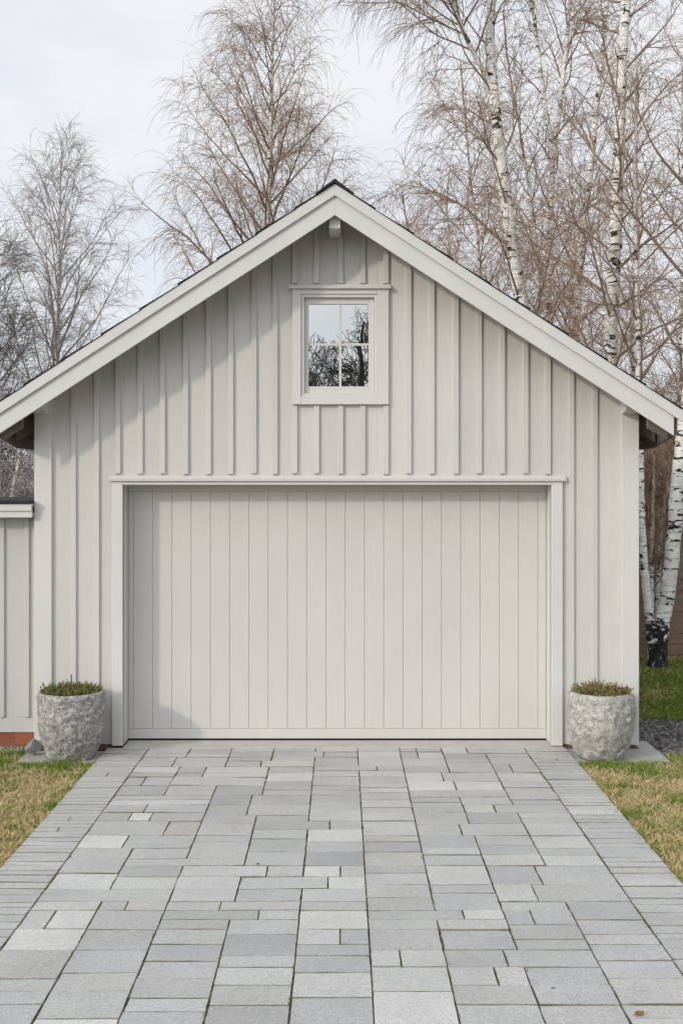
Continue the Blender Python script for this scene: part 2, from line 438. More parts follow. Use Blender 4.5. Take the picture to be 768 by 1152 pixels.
# rafter tails under the eaves and soffit board laths
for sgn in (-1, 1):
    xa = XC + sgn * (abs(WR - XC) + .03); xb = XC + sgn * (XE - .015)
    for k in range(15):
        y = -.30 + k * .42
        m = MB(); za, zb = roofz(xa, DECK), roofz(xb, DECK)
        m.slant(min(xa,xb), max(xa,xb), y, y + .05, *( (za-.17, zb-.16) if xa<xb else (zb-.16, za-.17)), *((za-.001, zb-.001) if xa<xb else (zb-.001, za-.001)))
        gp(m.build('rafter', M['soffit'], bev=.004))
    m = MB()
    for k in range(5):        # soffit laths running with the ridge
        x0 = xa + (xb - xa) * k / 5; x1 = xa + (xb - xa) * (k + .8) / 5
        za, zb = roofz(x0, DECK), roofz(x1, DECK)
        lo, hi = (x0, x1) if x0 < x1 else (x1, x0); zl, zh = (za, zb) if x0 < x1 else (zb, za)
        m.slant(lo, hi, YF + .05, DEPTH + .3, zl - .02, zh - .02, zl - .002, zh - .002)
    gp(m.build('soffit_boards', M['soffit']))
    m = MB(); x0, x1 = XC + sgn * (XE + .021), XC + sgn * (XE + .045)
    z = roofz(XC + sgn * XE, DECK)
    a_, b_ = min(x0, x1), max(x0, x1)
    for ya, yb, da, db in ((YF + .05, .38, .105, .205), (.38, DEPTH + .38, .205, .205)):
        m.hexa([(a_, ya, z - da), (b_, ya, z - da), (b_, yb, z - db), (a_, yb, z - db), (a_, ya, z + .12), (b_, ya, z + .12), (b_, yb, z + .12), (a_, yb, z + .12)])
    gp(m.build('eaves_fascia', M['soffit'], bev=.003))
# bargeboards, two layers
for sgn in (-1, 1):
    def rake(z_lo, z_hi, y0, y1, xend, cutlow):
        mb = MB(); K = 14
        pts = [XC + sgn * xend * k / K for k in range(K + 1)]
        V = []
        for x in pts:
            u = abs(x - XC)
            for y, zo in ((y0, z_lo), (y0, z_hi), (y1, z_hi), (y1, z_lo)):
                wob = .0012 * math.sin(x * 2.3 + sgn)
                V.append((x, y, zo - SL * u + wob))
        Fs = []
        for k in range(K):
            a, b = 4 * k, 4 * k + 4
            for i in range(4): Fs.append((a + i, b + i, b + (i + 1) % 4, a + (i + 1) % 4))
        Fs += [(0, 1, 2, 3), (4*K+3, 4*K+2, 4*K+1, 4*K)]
        return V, Fs
    V, Fs = rake(LOW, TOP - .012, YF, YF + .026, XE, 0)
    o = gp(mesh_obj('bargeboard', V, Fs, M['paint_barge'])); bevel(o, .003)
    V, Fs = rake(MID, TOP - .001, YF - .026, YF - .001, XE + .075, 0)
    o2 = mesh_obj('rake_trim', V, Fs, M['paint_barge'], o); bevel(o2, .004)
# purlin ends with a moulded tip, ridge beam end
m = MB(); xk, zk = XC, 4.90
m.box(XC - .052, XC + .052, YF + .07, -.001, 4.775, 4.905)
gp(m.build('ridge_beam', M['paint_trim'], bev=.006))
for sgn in (-1, 1):
    xa = XC + sgn * (abs(WR - XC) - .145); xb = XC + sgn * (abs(WR - XC) - .015)
    zt_ = PZ(452); V = []
    prof = [(-.001, 0), (-.001, -.115), (-.10, -.115), (-.17, -.098), (-.22, -.06), (-.24, -.02), (-.24, 0)]
    for x in (min(xa, xb), max(xa, xb)):
        for y, z in prof: V.append((x, y, zt_ + z))
    k = len(prof); Fs = [tuple(range(k)), tuple(range(2 * k - 1, k - 1, -1))] + [(i, i + k, (i + 1) % k + k, (i + 1) % k) for i in range(k)]
    o = gp(mesh_obj('purlin_end', V, Fs, M['paint_trim'])); bevel(o, .005)

# ------------------------------------------------------------------ annex at the left
annex = empty('annex', (-5.2, .1, -.05), label='low grey board annex with flat dark roof adjoining the left side of the garage', cat='shed')
def ap(o): o.parent = annex; o.location = (5.2, -.1, .05); return o
AX0, AX1, AY = -7.6, WL - .025, .10
m = MB()
x = AX1
m.box(AX0, AX1, AY, 3.6, .255, 2.20)
bx_a = [PX(30) - k * .235 for k in range(22)]
for b in bx_a: 
    if b - .05 > AX0: m.box(b - .042, b, AY - .022, AY + .001, .257, 2.15)
ap(m.build('wall', M['paint_annex'], bev=.003))
m = MB(); m.box(AX0, AX1, AY - .004, AY + .03, .112, .2535); ap(m.build('base_board', M['paint_annex'], bev=.003))
m = MB(); m.box(AX0, AX1, AY + .01, 3.6, -.15, .110); ap(m.build('plinth', M['brick']))
m = MB(); m.box(AX0 - .1, AX1, -.095, -.07, 2.150, 2.278); m.box(AX0 - .1, AX1, -.112, -.0955, 2.212, 2.278); m.box(AX0 - .1, AX1, -.0695, AY - .001, 2.165, 2.19)
ap(m.build('fascia', M['paint_trim'], bev=.003))
m = MB(); m.box(AX0 - .15, AX1, -.13, 3.7, 2.2785, 2.308); ap(m.build('roof', M['roof'], bev=.006))

# ------------------------------------------------------------------ ground, slabs, driveway
GZ = -.045
m = MB(); S = 600
o = mesh_obj('ground', [(-S,-S,GZ),(S,-S,GZ),(S,S,GZ),(-S,S,GZ)], [(0,1,2,3)], M['ground']); tag(o, kind='structure')

U = .0775; UY = .07; NCOL = 45; Y0 = -.072; L = 13.8
HW = 1.745; BW = 2.135
NR = int(L / UY)
grid = np.zeros((NR + 6, NCOL), int)
blocks = []
rb = random.Random(11)
shift = [0] * 10
for j in range(NR):
    i = 0
    while i < NCOL:
        if grid[j, i]: i += 1; continue
        e = (i // 5 + 1) * 5; cut = 0
        pair = i % 5 == 0 and e + 5 <= NCOL and not grid[j, e:e + 5].any() and not grid[j, i:e].any()
        rr = rb.random()
        if pair and rr < .27: e += 5; cut = i + rb.choice((7, 3, 6, 4, 5, 10, 10))
        elif rr > .95: cut = i + rb.choice((2, 3))
        dep = rb.choices((2, 3, 4, 5), (.25, .42, .28, .05))[0]
        if cut and rr > .95: dep = rb.choice((3, 4))
        if i > 0 and rb.random() < .38:
            q = j
            while q < NR and grid[q, i - 1] and q - j < 5 and grid[q, i - 1] == grid[j, i - 1]: q += 1
            if 2 <= q - j <= 5: dep = q - j
        segs = [(i, cut), (cut, e)] if cut and i < cut < e else [(i, e)]
        for a_, b_ in segs:
            blocks.append((-HW + a_ * HW * 2 / NCOL, -HW + b_ * HW * 2 / NCOL, Y0 - (j + dep) * UY, Y0 - j * UY))
            grid[j:j + dep, a_:b_] = len(blocks)
        i = e
for sgn in (-1, 1):
    y = Y0
    while y > Y0 - L:
        d = rb.choice((.07, .08, .095, .11, .13))
        a, b = sorted((sgn * HW, sgn * BW))
        if rb.random() < .03: 
            mdl = a + (b - a) * rb.uniform(.4, .6); blocks += [(a, mdl, y - d, y), (mdl, b, y - d, y)]
        else: blocks.append((a, b, y - d, y))
        y -= d
V = []; Fs = []; tone = []; warm = []; dirty = []
for (x0, x1, y0, y1) in blocks:
    g = .0018 + rb.random() * .0020; x0 += g; x1 -= g; gy_ = .0016 + rb.random() * .0018; y0 += gy_; y1 -= gy_
    band = abs((x0 + x1) / 2) > HW
    t0 = min(1, max(0, rb.gauss(.46, .22))) if not band else min(1, max(0, rb.gauss(.48, .1)))
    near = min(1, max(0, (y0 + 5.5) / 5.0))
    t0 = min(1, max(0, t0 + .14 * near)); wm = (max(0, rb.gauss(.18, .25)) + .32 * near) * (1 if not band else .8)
    z = rb.gauss(0, .0014); tx = rb.gauss(0, .0010); ty = rb.gauss(0, .0012); bv = rb.uniform(.0016, .0034)
    # irregular riven outline: several points per side
    ring = []
    nx = max(2, int((x1 - x0) / .06)); ny = max(2, int((y1 - y0) / .06))
    for k in range(nx): ring.append((x0 + (x1 - x0) * k / nx, y0))
    for k in range(ny): ring.append((x1, y0 + (y1 - y0) * k / ny))
    for k in range(nx): ring.append((x1 - (x1 - x0) * k / nx, y1))
    for k in range(ny): ring.append((x0, y1 - (y1 - y0) * k / ny))
    cx, cy = (x0 + x1) / 2, (y0 + y1) / 2
    ring = [(x + rb.gauss(0, .0011), y + rb.gauss(0, .0011)) for x, y in ring]
    n_ = len(ring); base = len(V)
    def zt2(x, y): return z + tx * (x - cx) / .2 + ty * (y - cy) / .1
    for x, y in ring: V.append((x, y, -.07))
    for x, y in ring: V.append((x, y, zt2(x, y) - bv))
    for x, y in ring:
        V.append((x - math.copysign(min(bv, abs(x - cx)), x - cx) , y - math.copysign(min(bv, abs(y - cy)), y - cy), zt2(x, y)))
    for k in range(n_):
        q = (k + 1) % n_
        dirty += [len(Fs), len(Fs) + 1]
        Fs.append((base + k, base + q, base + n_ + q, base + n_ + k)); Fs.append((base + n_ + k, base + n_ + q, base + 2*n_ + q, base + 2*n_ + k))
    Fs.append(tuple(base + 2 * n_ + k for k in range(n_)))
    tone += [t0] * (3 * n_); warm += [wm] * (3 * n_)
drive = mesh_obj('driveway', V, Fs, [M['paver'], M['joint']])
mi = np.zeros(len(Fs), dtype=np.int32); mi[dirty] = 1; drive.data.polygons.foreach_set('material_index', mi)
fattr(drive, 'tone', tone); fattr(drive, 'warm', np.clip(warm, 0, 1)); tag(drive, kind='structure')
m = MB(); m.box(-BW + .004, BW - .004, Y0 - L, -.0705, -.09, -.013); tag(m.build('driveway_bed', M['joint']), kind='structure')

m = MB(); m.box(BW + .008, 2.99, -.56, .0, -.075, -.018); m.box(WR + .03, 2.99, .004, .32, -.075, -.02)
tag(m.build('path_slab', M['slab'], bev=.008), kind='structure')
m = MB(); m.box(-2.86, -BW - .008, -.56, -.10, -.075, -.018); tag(m.build('path_slab', M['slab'], bev=.008), kind='structure')
m = MB(); m.box(-2.86, -BW - .004, -.098, .02, -.06, -.034); m.box(BW + .004, WR - .02, .002, .02, -.06, -.034)
tag(m.build('soil_strip', M['soil']), kind='structure')

rs = np.random.RandomState(5)
def vnoise(x, y, s, seed=0.):
    return np.array([mnoise.noise(Vector((a * s, b * s, seed))) for a, b in zip(x, y)])

# stones
def stones(name, poly_fn, n, bounds, size, cols, z0, label, seed):
    r = np.random.RandomState(seed); V = []; Fs = []; cc = []
    for _ in range(n):
        x = r.uniform(bounds[0], bounds[1]); y = r.uniform(bounds[2], bounds[3])
        if not poly_fn(x, y): continue
        s = r.uniform(*size); k = r.randint(5, 8); th = s * r.uniform(.2, .5); a0 = r.uniform(0, 6.28)
        tx, ty = r.normal(0, .35, 2); base = len(V)
        el_ = r.uniform(.5, 1)
        for lvl, sc in ((0, 1.), (1, .85)):
            for i in range(k):
                a = 6.283 * i / k; rr = s * .5 * r.uniform(.75, 1.15) * sc
                px, py = math.cos(a) * rr, math.sin(a) * rr * el_
                px, py = px * math.cos(a0) - py * math.sin(a0), px * math.sin(a0) + py * math.cos(a0)
                V.append((x + px, y + py, z0 + lvl * th + px * tx + py * ty + s * .15))
        Fs += [(base + i, base + (i + 1) % k, base + k + (i + 1) % k, base + k + i) for i in range(k)]
        Fs.append(tuple(base + k + i for i in range(k)))
        c = cols[r.randint(len(cols))]; f = r.uniform(.7, 1.3); cc += [(c[0]*f, c[1]*f, c[2]*f, 1)] * (2 * k)
    o = mesh_obj(name, V, Fs, M['chips']); fattr(o, 'col', cc, 'FLOAT_COLOR'); tag(o, label, 'gravel', kind='stuff'); return o
def edge_y(x): return 1.40 + .05 * math.sin(x * 5) - (x - 3) * .08
m = MB(); V = [(WR + .02, .32, GZ + .004), (7, .32, GZ + .004)] + [(x, edge_y(x) + .05, GZ + .004) for x in np.linspace(7, WR + .02, 20)]
V2 = [(3.0, -.30, GZ+.004), (7, -.9, GZ+.004), (7, .32, GZ+.004), (3.0, .32, GZ+.004)]
o = mesh_obj('mulch_bed', V + V2, [tuple(range(len(V))), tuple(range(len(V), len(V) + 4))], M['soil']); tag(o, kind='structure')
slate = [(.10, .10, .105), (.16, .155, .15), (.24, .23, .22), (.055, .05, .05), (.13, .10, .08), (.2, .17, .14)]
def inbed(x, y):
    if y > edge_y(x): return False
    if x < 3.0: return y > .33
    return y > -.28 - (x - 3) * .15
stones('slate_mulch', inbed, 26000, (WR + .03, 6, -.8, 1.7), (.02, .06), slate, GZ + .004, 'dark slate chips and bark covering the bed beside the right garage wall', 2)
stones('gravel_strip', lambda x, y: True, 2600, (-5.2, -2.85, -.12, .11), (.012, .035), [(.3,.29,.27),(.22,.2,.18),(.38,.36,.33)], GZ, 'grey gravel along the brick plinth of the annex', 3)

# lawns
def lawn(name, n, bounds, keep, hmin, hmax, label, dry, seed, wid=.0035):
    r = np.random.RandomState(seed)
    x = r.uniform(bounds[0], bounds[1], n); y = r.uniform(bounds[2], bounds[3], n)
    k = keep(x, y); x = x[k]; y = y[k]; n = len(x)
    d = dry(x, y, r)                       # 0 fresh .. 1 straw
    h = r.uniform(hmin, hmax, n) * (1 - .3 * d); a = r.uniform(0, 6.283, n); lean = r.uniform(.2, 1.3, n) * (1 + .5 * d)
    w = wid * r.uniform(.6, 1.4, n); az = r.uniform(0, 6.283, n)
    ux, uy = np.cos(az) * w, np.sin(az) * w; lx, ly = np.cos(a) * lean * h, np.sin(a) * lean * h
    z = np.full(n, GZ)
    P = np.stack([np.stack([x - ux, y - uy, z], 1), np.stack([x + ux, y + uy, z], 1),
                  np.stack([x + ux*.8 + lx*.4, y + uy*.8 + ly*.4, z + h*.6], 1), np.stack([x - ux*.8 + lx*.4, y - uy*.8 + ly*.4, z + h*.6], 1),
                  np.stack([x + lx, y + ly, z + h], 1)], 1)
    V = P.reshape(-1, 3); b = np.arange(n) * 5
    me = bpy.data.meshes.new(name)
    Fq = np.stack([b, b+1, b+2, b+3], 1); Ft = np.stack([b+3, b+2, b+4], 1)
    me.from_pydata(V.tolist(), [], Fq.tolist() + Ft.tolist()); me.update(); me.materials.append(M['grass'])
    o = bpy.data.objects.new(name, me); C.objects.link(o)
    g1 = np.array([.10, .155, .022]); g2 = np.array([.20, .24, .05]); s1 = np.array([.56, .45, .25]); s2 = np.array([.36, .27, .14])
    u = r.uniform(0, 1, (n, 1)); u2 = r.uniform(0, 1, (n, 1))
    isdry = (r.uniform(0, 1, (n, 1)) < d[:, None])
    c = np.where(isdry, s1 * u + s2 * (1 - u), g1 * u + g2 * (1 - u)) * (.95 + .55 * u2)
    c = np.repeat(np.concatenate([c, np.ones((n, 1))], 1)[:, None, :], 5, 1).reshape(-1, 4)
    fattr(o, 'col', c, 'FLOAT_COLOR'); tag(o, label, 'grass', kind='stuff'); return o
def dryness(x, y, r):
    nz = vnoise(x, y, 2.6, 3.) * .9 + vnoise(x, y, 9., 8.) * .6
    base = np.clip((-y - .62) * 1.9, 0, 1)
    return np.clip(base * .70 + nz * 1.1 + .08, .03, .93)
edgewob = lambda y: .02 * np.sin(y * 7) + .012 * np.sin(y * 23)
kL = lambda x, y: (x < -BW + .014 + edgewob(y)) & ~((x > -2.87) & (y > -.575)) & (y < -.13)
kR = lambda x, y: (x > BW - .014 - edgewob(y + 3)) & ~((x < 3.0) & (y > -.575)) & (y < np.where(x > 3., -.30 - (x - 3) * .15, -.5))
lawn('lawn_grass', 190000, (-5.2, -BW + .03, -5.2, -.12), kL, .03, .075, 'patchy green and straw coloured lawn left of the driveway', dryness, 21)
lawn('lawn_grass', 190000, (BW - .03, 5.2, -5.2, -.12), kR, .03, .08, 'patchy green and straw coloured lawn right of the driveway', dryness, 22)
kB = lambda x, y: (y > 1.36 - (x - 3) * .08 + .05 * np.sin(x * 5) + .04 * np.sin(x * 17))
lawn('lawn_grass', 150000, (WR + .05, 7.5, 1.2, 6.0), kB, .035, .085, 'green lawn in front of the brown fence behind the garage', lambda x, y, r: np.clip(.10 + vnoise(x, y, 1.5) * .5 + np.clip(y - 4.3, 0, 1) * .35, .02, .7), 23, .005)

# dark leaf debris and moss tufts in paving joints
r = np.random.RandomState(77); V = []; Fs = []; cc = []
joints = [b for b in blocks if b[3] > -8]
for _ in range(5200):
    b = joints[r.randint(len(joints))]
    if abs(b[1]) < 2: x = b[1]
    elif b[1] > 2: x = b[0]
    else: x = b[1]
    y = r.uniform(b[2], b[3])
    if abs(x) > 1.9: continue
    if mnoise.noise(Vector((x * 1.3, y * .9, 4))) < r.uniform(-.45, .1): continue
    for q in range(r.randint(3, 9)):
        h = r.uniform(.004, .015); w = r.uniform(.002, .006); dx, dy = r.normal(0, .0045), r.normal(0, .016); base = len(V)
        V += [(x+dx-w, y+dy, -.010), (x+dx+w, y+dy+w, -.010), (x+dx+r.normal(0,.005), y+dy+r.normal(0,.005), h - .008)]
        g = r.uniform(); c = (.17, .155, .06) if g < .5 else ((.22, .17, .10) if g < .8 else (.10, .12, .035))
        Fs.append((base, base+1, base+2)); f = r.uniform(.6, 1.3); cc += [(c[0]*f, c[1]*f, c[2]*f, 1)] * 3
o = mesh_obj('joint_moss', V, Fs, M['leafy']); fattr(o, 'col', cc, 'FLOAT_COLOR'); tag(o, 'moss tufts growing in the joints of the stone driveway', 'moss', kind='stuff')

# ------------------------------------------------------------------ planters
def stone_mat(k=1., dark=.95):
    n = NT('rough_stone', .88, .2)
    a = n.noise(11, detail=8, rough=.7, dist=.8); b = n.noise(19, detail=7, rough=.68, dist=2.2)
    c = n.ramp(a, [(.28, (.22, .215, .205)), (.5, (.40, .39, .365)), (.7, (.60, .585, .55))])
    c = n.mix(n.ramp(b, [(.40, dark), (.52, 0.)]), c, (.17, .163, .155))
    c = n.mix(n.ramp(b, [(.57, 0.), (.66, .75)]), c, (.68, .665, .63))
    c = n.mix(1., c, n.ramp(n.noise(180), [(.3, .8), (.7, 1.15)]), 'MULTIPLY')
    c = n.mix(1., c, (k * 1.01, k, k * .985), 'MULTIPLY')
    n.col(c); n.bump(b, .9, .012); n.bump(a, .5, .02); return n.m
M['stone'] = stone_mat(1.0, 1.); M['stone_pale'] = stone_mat(1.12, .65)
def planter(x, y, prof, seed, label):
    root = empty('planter', (x, y, -.018), label=label, cat='planter', group='stone planters flanking the garage door')
    NS = 128; V = []; Fs = []
    # resample profile
    pts = []
    for (r0, z0), (r1, z1) in zip(prof, prof[1:]):
        k = max(1, int(math.hypot(r1 - r0, z1 - z0) / .008))
        for i in range(k): pts.append((r0 + (r1 - r0) * i / k, z0 + (z1 - z0) * i / k))
    pts.append(prof[-1])
    for _ in range(3): pts = [pts[0]] + [((a[0]+2*b[0]+c[0])/4, (a[1]+2*b[1]+c[1])/4) for a, b, c in zip(pts, pts[1:], pts[2:])] + [pts[-1]]
    ztop = max(p[1] for p in pts)
    for i, (rr, z) in enumerate(pts):
        for j in range(NS):
            a = 6.28318 * j / NS; ca, sa = math.cos(a), math.sin(a)
            p = Vector((rr * ca, rr * sa, z)); q = p * 9 + Vector((seed, 0, 0)); q2 = p * 20 + Vector((seed, 5, 0))
            f = abs(mnoise.noise(q)) * .022 + mnoise.noise(q2) * .010 + mnoise.noise(p * 3.2 + Vector((0, seed, 0))) * .016
            f *= 1 if z < ztop - .02 else .45
            rad = rr + f
            V.append((rad * ca, rad * sa, z + (mnoise.noise(q * .8) * .004 if z > .05 else 0)))
    n_ = len(pts)
    for i in range(n_ - 1):
        for j in range(NS):
            k = (j + 1) % NS; Fs.append((i*NS + j, i*NS + k, (i+1)*NS + k, (i+1)*NS + j))
    Fs.append(tuple(range(NS - 1, -1, -1)))
    mesh_obj('pot', V, Fs, M['stone' if seed < 5 else 'stone_pale'], root, True)
    V = [(0, 0, ztop - .045)] + [(math.cos(6.283*j/40) * .245, math.sin(6.283*j/40) * .245, ztop - .055) for j in range(40)]
    mesh_obj('soil', V, [(0, 1 + j, 1 + (j + 1) % 40) for j in range(40)], M['soil'], root)
    return root, ztop
def sedum(x, y, z, rad, seed, label, tint):
    r = np.random.RandomState(seed); V = []; Fs = []; cc = []
    for s in range(330):
        a = r.uniform(0, 6.283); rr = rad * math.sqrt(r.uniform(0, 1)); sx, sy = math.cos(a) * rr, math.sin(a) * rr
        hh = r.uniform(.07, .135) * (1 - .35 * (rr / rad) ** 2) * (1 + .6 * mnoise.noise(Vector((sx * 14, sy * 14, seed))))
        lean = np.array([sx / rad * .6 + r.normal(0, .35), sy / rad * .6 + r.normal(0, .35), 1.]); lean /= np.linalg.norm(lean)
        brown = r.uniform() < .18
        f = r.uniform(.7, 1.4)
        c = np.array(tint if not brown else (.20, .11, .055)) * f
        for k in range(16):
            tt = (k + 1) / 16; p = np.array([sx, sy, 0]) + lean * hh * tt
            aa = k * 2.4 + s; up = .35 + tt * .9
            d = np.array([math.cos(aa), math.sin(aa), up]); d /= np.linalg.norm(d); ln = .027 * (1.15 - tt * .5) * r.uniform(.7, 1.2); w = .0055
            u = np.cross(d, [0, 0, 1]); u /= max(1e-6, np.linalg.norm(u)); v = np.cross(u, d); base = len(V)
            V += [tuple(p + u * w * .5), tuple(p - u * w * .5), tuple(p + d * ln * .5 + u * w), tuple(p + d * ln * .5 - u * w), tuple(p + d * ln + v * .002), tuple(p + d * ln * .5 + v * w)]
            Fs += [(base, base+1, base+3, base+5), (base, base+5, base+2), (base+2, base+5, base+4), (base+5, base+3, base+4)]
            g = c * (.8 + .5 * tt); cc += [(g[0], g[1], g[2], 1)] * 6
    o = mesh_obj('sedum_plant', V, Fs, M['leafy']); fattr(o, 'col', cc, 'FLOAT_COLOR'); o.location = (x, y, z)
    tag(o, label, 'plant', 'low plants filling the stone planters'); return o
profL = [(0.17, 0), (.195, .005), (.215, .05), (.245, .12), (.272, .22), (.290, .34), (.298, .46), (.300, .55), (.300, .595), (.285, .612), (.262, .606), (.255, .57), (.25, .52)]
profR = [(0.16, 0), (.19, .005), (.225, .05), (.262, .13), (.290, .25), (.302, .37), (.303, .47), (.294, .55), (.278, .592), (.262, .606), (.245, .602), (.238, .57), (.235, .52)]
XL, XR, YP = PX(79.5) + .03, PX(676) - .03, -.36
XL = CX + (80 - 384) / (F / (CD + YP)); XR = CX + (675.5 - 384) / (F / (CD + YP))
p1, zt1 = planter(XL, YP, profL, 3.1, 'rough grey stone planter left of the garage door, straight sided with a flat rim')
p2, zt2_ = planter(XR, YP, profR, 9.7, 'rough pale stone planter right of the garage door, rounder and bulging in the middle')
sedum(XL, YP, -.018 + zt1 - .055, .245, 4, 'low green and brown sedum growing in the left stone planter', (.13, .14, .045))
sedum(XR, YP, -.018 + zt2_ - .055, .232, 5, 'low olive green sedum growing in the right stone planter', (.155, .15, .05))
m = MB(); m.box(-.006, .006, -.004, .004, -.05, .14); o = m.build('plant_stake', NT('dark_stake', .6).col((.12, .11, .1)).m, None, .001); o.location = (XL - .01, YP + .05, zt1 - .02)
tag(o, 'thin dark stake sticking up from the sedum in the left planter', 'stake')

def leaf(px, py, rot, sz, c, label):
    dd = F * CH / (py - HY); Y = dd - CD; x = CX + (px - 384) * dd / F
    V = []; n_ = 9
    for k in range(n_):
        u = k / (n_ - 1); wd = math.sin(math.pi * min(1, u * 1.05)) ** .8 * .36 * (1 + .15 * math.sin(k * 4.)); cur = .25 * (u - .5) ** 2
        V += [(u - .5, -wd, cur + .12), (u - .5, 0, cur), (u - .5, wd, cur + .09)]
    Fs = [(3*k+a, 3*k+a+3, 3*k+a+4, 3*k+a+1) for k in range(n_ - 1) for a in (0, 1)]
    V = [(a * sz, b * sz, c_ * sz) for a, b, c_ in V]
    o = mesh_obj('fallen_leaf', V, Fs, NT('dry_leaf', .8).col(c).m); o.location = (x, Y, .004); o.rotation_euler = (0, 0, rot)
    md = o.modifiers.new('thick', 'SOLIDIFY'); md.thickness = .0008
    blade = o
    st = MB(); st.box(-.75 * sz, -.48 * sz, -.012 * sz, .012 * sz, .05 * sz, .075 * sz); st.build('leaf_stem', o.data.materials[0], o)
    tag(o, label, 'leaf', 'fallen leaves on the driveway')
leaf(719, 1142, .5, .055, (.25, .12, .04), 'rusty brown fallen leaf on the paving at the lower right corner')
leaf(290, 973, 1.8, .024, (.05, .035, .025), 'tiny dark fallen leaf on a paver left of the middle of the driveway')
leaf(622, 1113, 2.6, .020, (.20, .13, .05), 'tiny yellow brown leaf scrap in a joint right of the middle of the driveway')

# small metal ground lamp by the plinth
gx, gy = CX + (35 - 384) / 124., -.28
lamp = empty('ground_spotlight', (gx, gy, GZ), label='small grey metal spotlight tilted in the grass left of the left planter', cat='spotlight')
mm = NT('grey_metal', .45, .5); mm.b.inputs['Metallic'].default_value = .5; mm.col(mm.ramp(mm.noise(30), [(.3, .25), (.7, .38)]))
M['metal'] = mm.m
m = MB(); m.box(-.045, .045, -.055, .055, -.04, .04); m.box(-.05, .05, -.075, -.056, -.045, .045)
h = m.build('lamp_housing', M['metal'], lamp, .003); h.location = (0, 0, .10); h.rotation_euler = (R(-32), R(28), R(28))
m = MB(); m.box(-.006, .006, -.006, .006, -.05, .07); m.box(-.04, .04, -.03, .03, .002, .014); m.build('lamp_stem', M['metal'], lamp, .002)
m = MB(); m.box(-.085, -.03, -.075, -.035, .03, .036); o = m.build('bracket', M['metal'], lamp, .001); o.rotation_euler = (0, R(-25), R(20)); 

# ------------------------------------------------------------------ fence behind right
fy = 5.75
fence = empty('board_fence', (5.2, fy, GZ), label='brown horizontal board fence behind the birches on the right', cat='fence')
def fmat():
    n = NT('fence_wood', .85, .15)
    c = n.ramp(n.noise(3, (.25, 1, 5), 6, .65), [(.3, (.20, .135, .095)), (.7, (.33, .23, .17))])
    n.col(c); n.bump(n.noise(30, (.1, 1, 3)), .5, .005); return n.m
M['fence'] = fmat()
m = MB()
for k in range(12): m.box(-4.6, 7.5, rg.uniform(-.006, .004), .03, .06 + k * .155, .06 + k * .155 + .146)
m.build('board_panel', M['fence'], fence, .004)
for k in range(8):
    m = MB(); m.box(-4.6 + k * 1.72, -4.6 + k * 1.72 + .09, .031, .12, -.05, 1.95); m.build('post', M['fence'], fence, .005)

# ------------------------------------------------------------------ trees
def tubes(P, Rr, sides):
    n, k, _ = P.shape
    T = np.empty_like(P); T[:, 1:-1] = P[:, 2:] - P[:, :-2]; T[:, 0] = P[:, 1] - P[:, 0]; T[:, -1] = P[:, -1] - P[:, -2]
    T /= np.linalg.norm(T, axis=2, keepdims=True) + 1e-9
    ref = np.zeros((n, 1, 3)); mt = T.mean(1); ax = np.argmin(np.abs(mt), axis=1); ref[np.arange(n), 0, ax] = 1
    Uv = np.cross(T, np.broadcast_to(ref, T.shape)); Uv /= np.linalg.norm(Uv, axis=2, keepdims=True) + 1e-9
    W = np.cross(T, Uv)
    ang = np.arange(sides) * 2 * np.pi / sides
    V = P[:, :, None, :] + Rr[:, :, None, None] * (Uv[:, :, None, :] * np.cos(ang)[None, None, :, None] + W[:, :, None, :] * np.sin(ang)[None, None, :, None])
    V = V.reshape(-1, 3)
    i = np.arange(n)[:, None, None] * k * sides; j = np.arange(k - 1)[None, :, None] * sides; s = np.arange(sides)[None, None, :]; s2 = (s + 1) % sides
    Fq = np.stack([i + j + s, i + j + s2, i + j + sides + s2, i + j + sides + s], -1).reshape(-1, 4)
    return V, Fq, np.repeat(Rr.reshape(-1), sides)

def fast_mesh(name, Vs, Fsq, mat, parent, smooth=True):
    V = np.concatenate(Vs); off = 0; FF = []
    for v, f in zip(Vs, Fsq): FF.append(f + off); off += len(v)
    Fq = np.concatenate(FF)
    me = bpy.data.meshes.new(name); me.vertices.add(len(V)); me.vertices.foreach_set('co', V.astype(np.float32).ravel())
    me.loops.add(Fq.size); me.loops.foreach_set('vertex_index', Fq.astype(np.int32).ravel())
    me.polygons.add(len(Fq)); me.polygons.foreach_set('loop_start', (np.arange(len(Fq)) * 4).astype(np.int32))
    me.update(calc_edges=True)
    me.polygons.foreach_set('use_smooth', [smooth] * len(Fq)); me.materials.append(mat)
    o = bpy.data.objects.new(name, me); C.objects.link(o); o.parent = parent
    return o

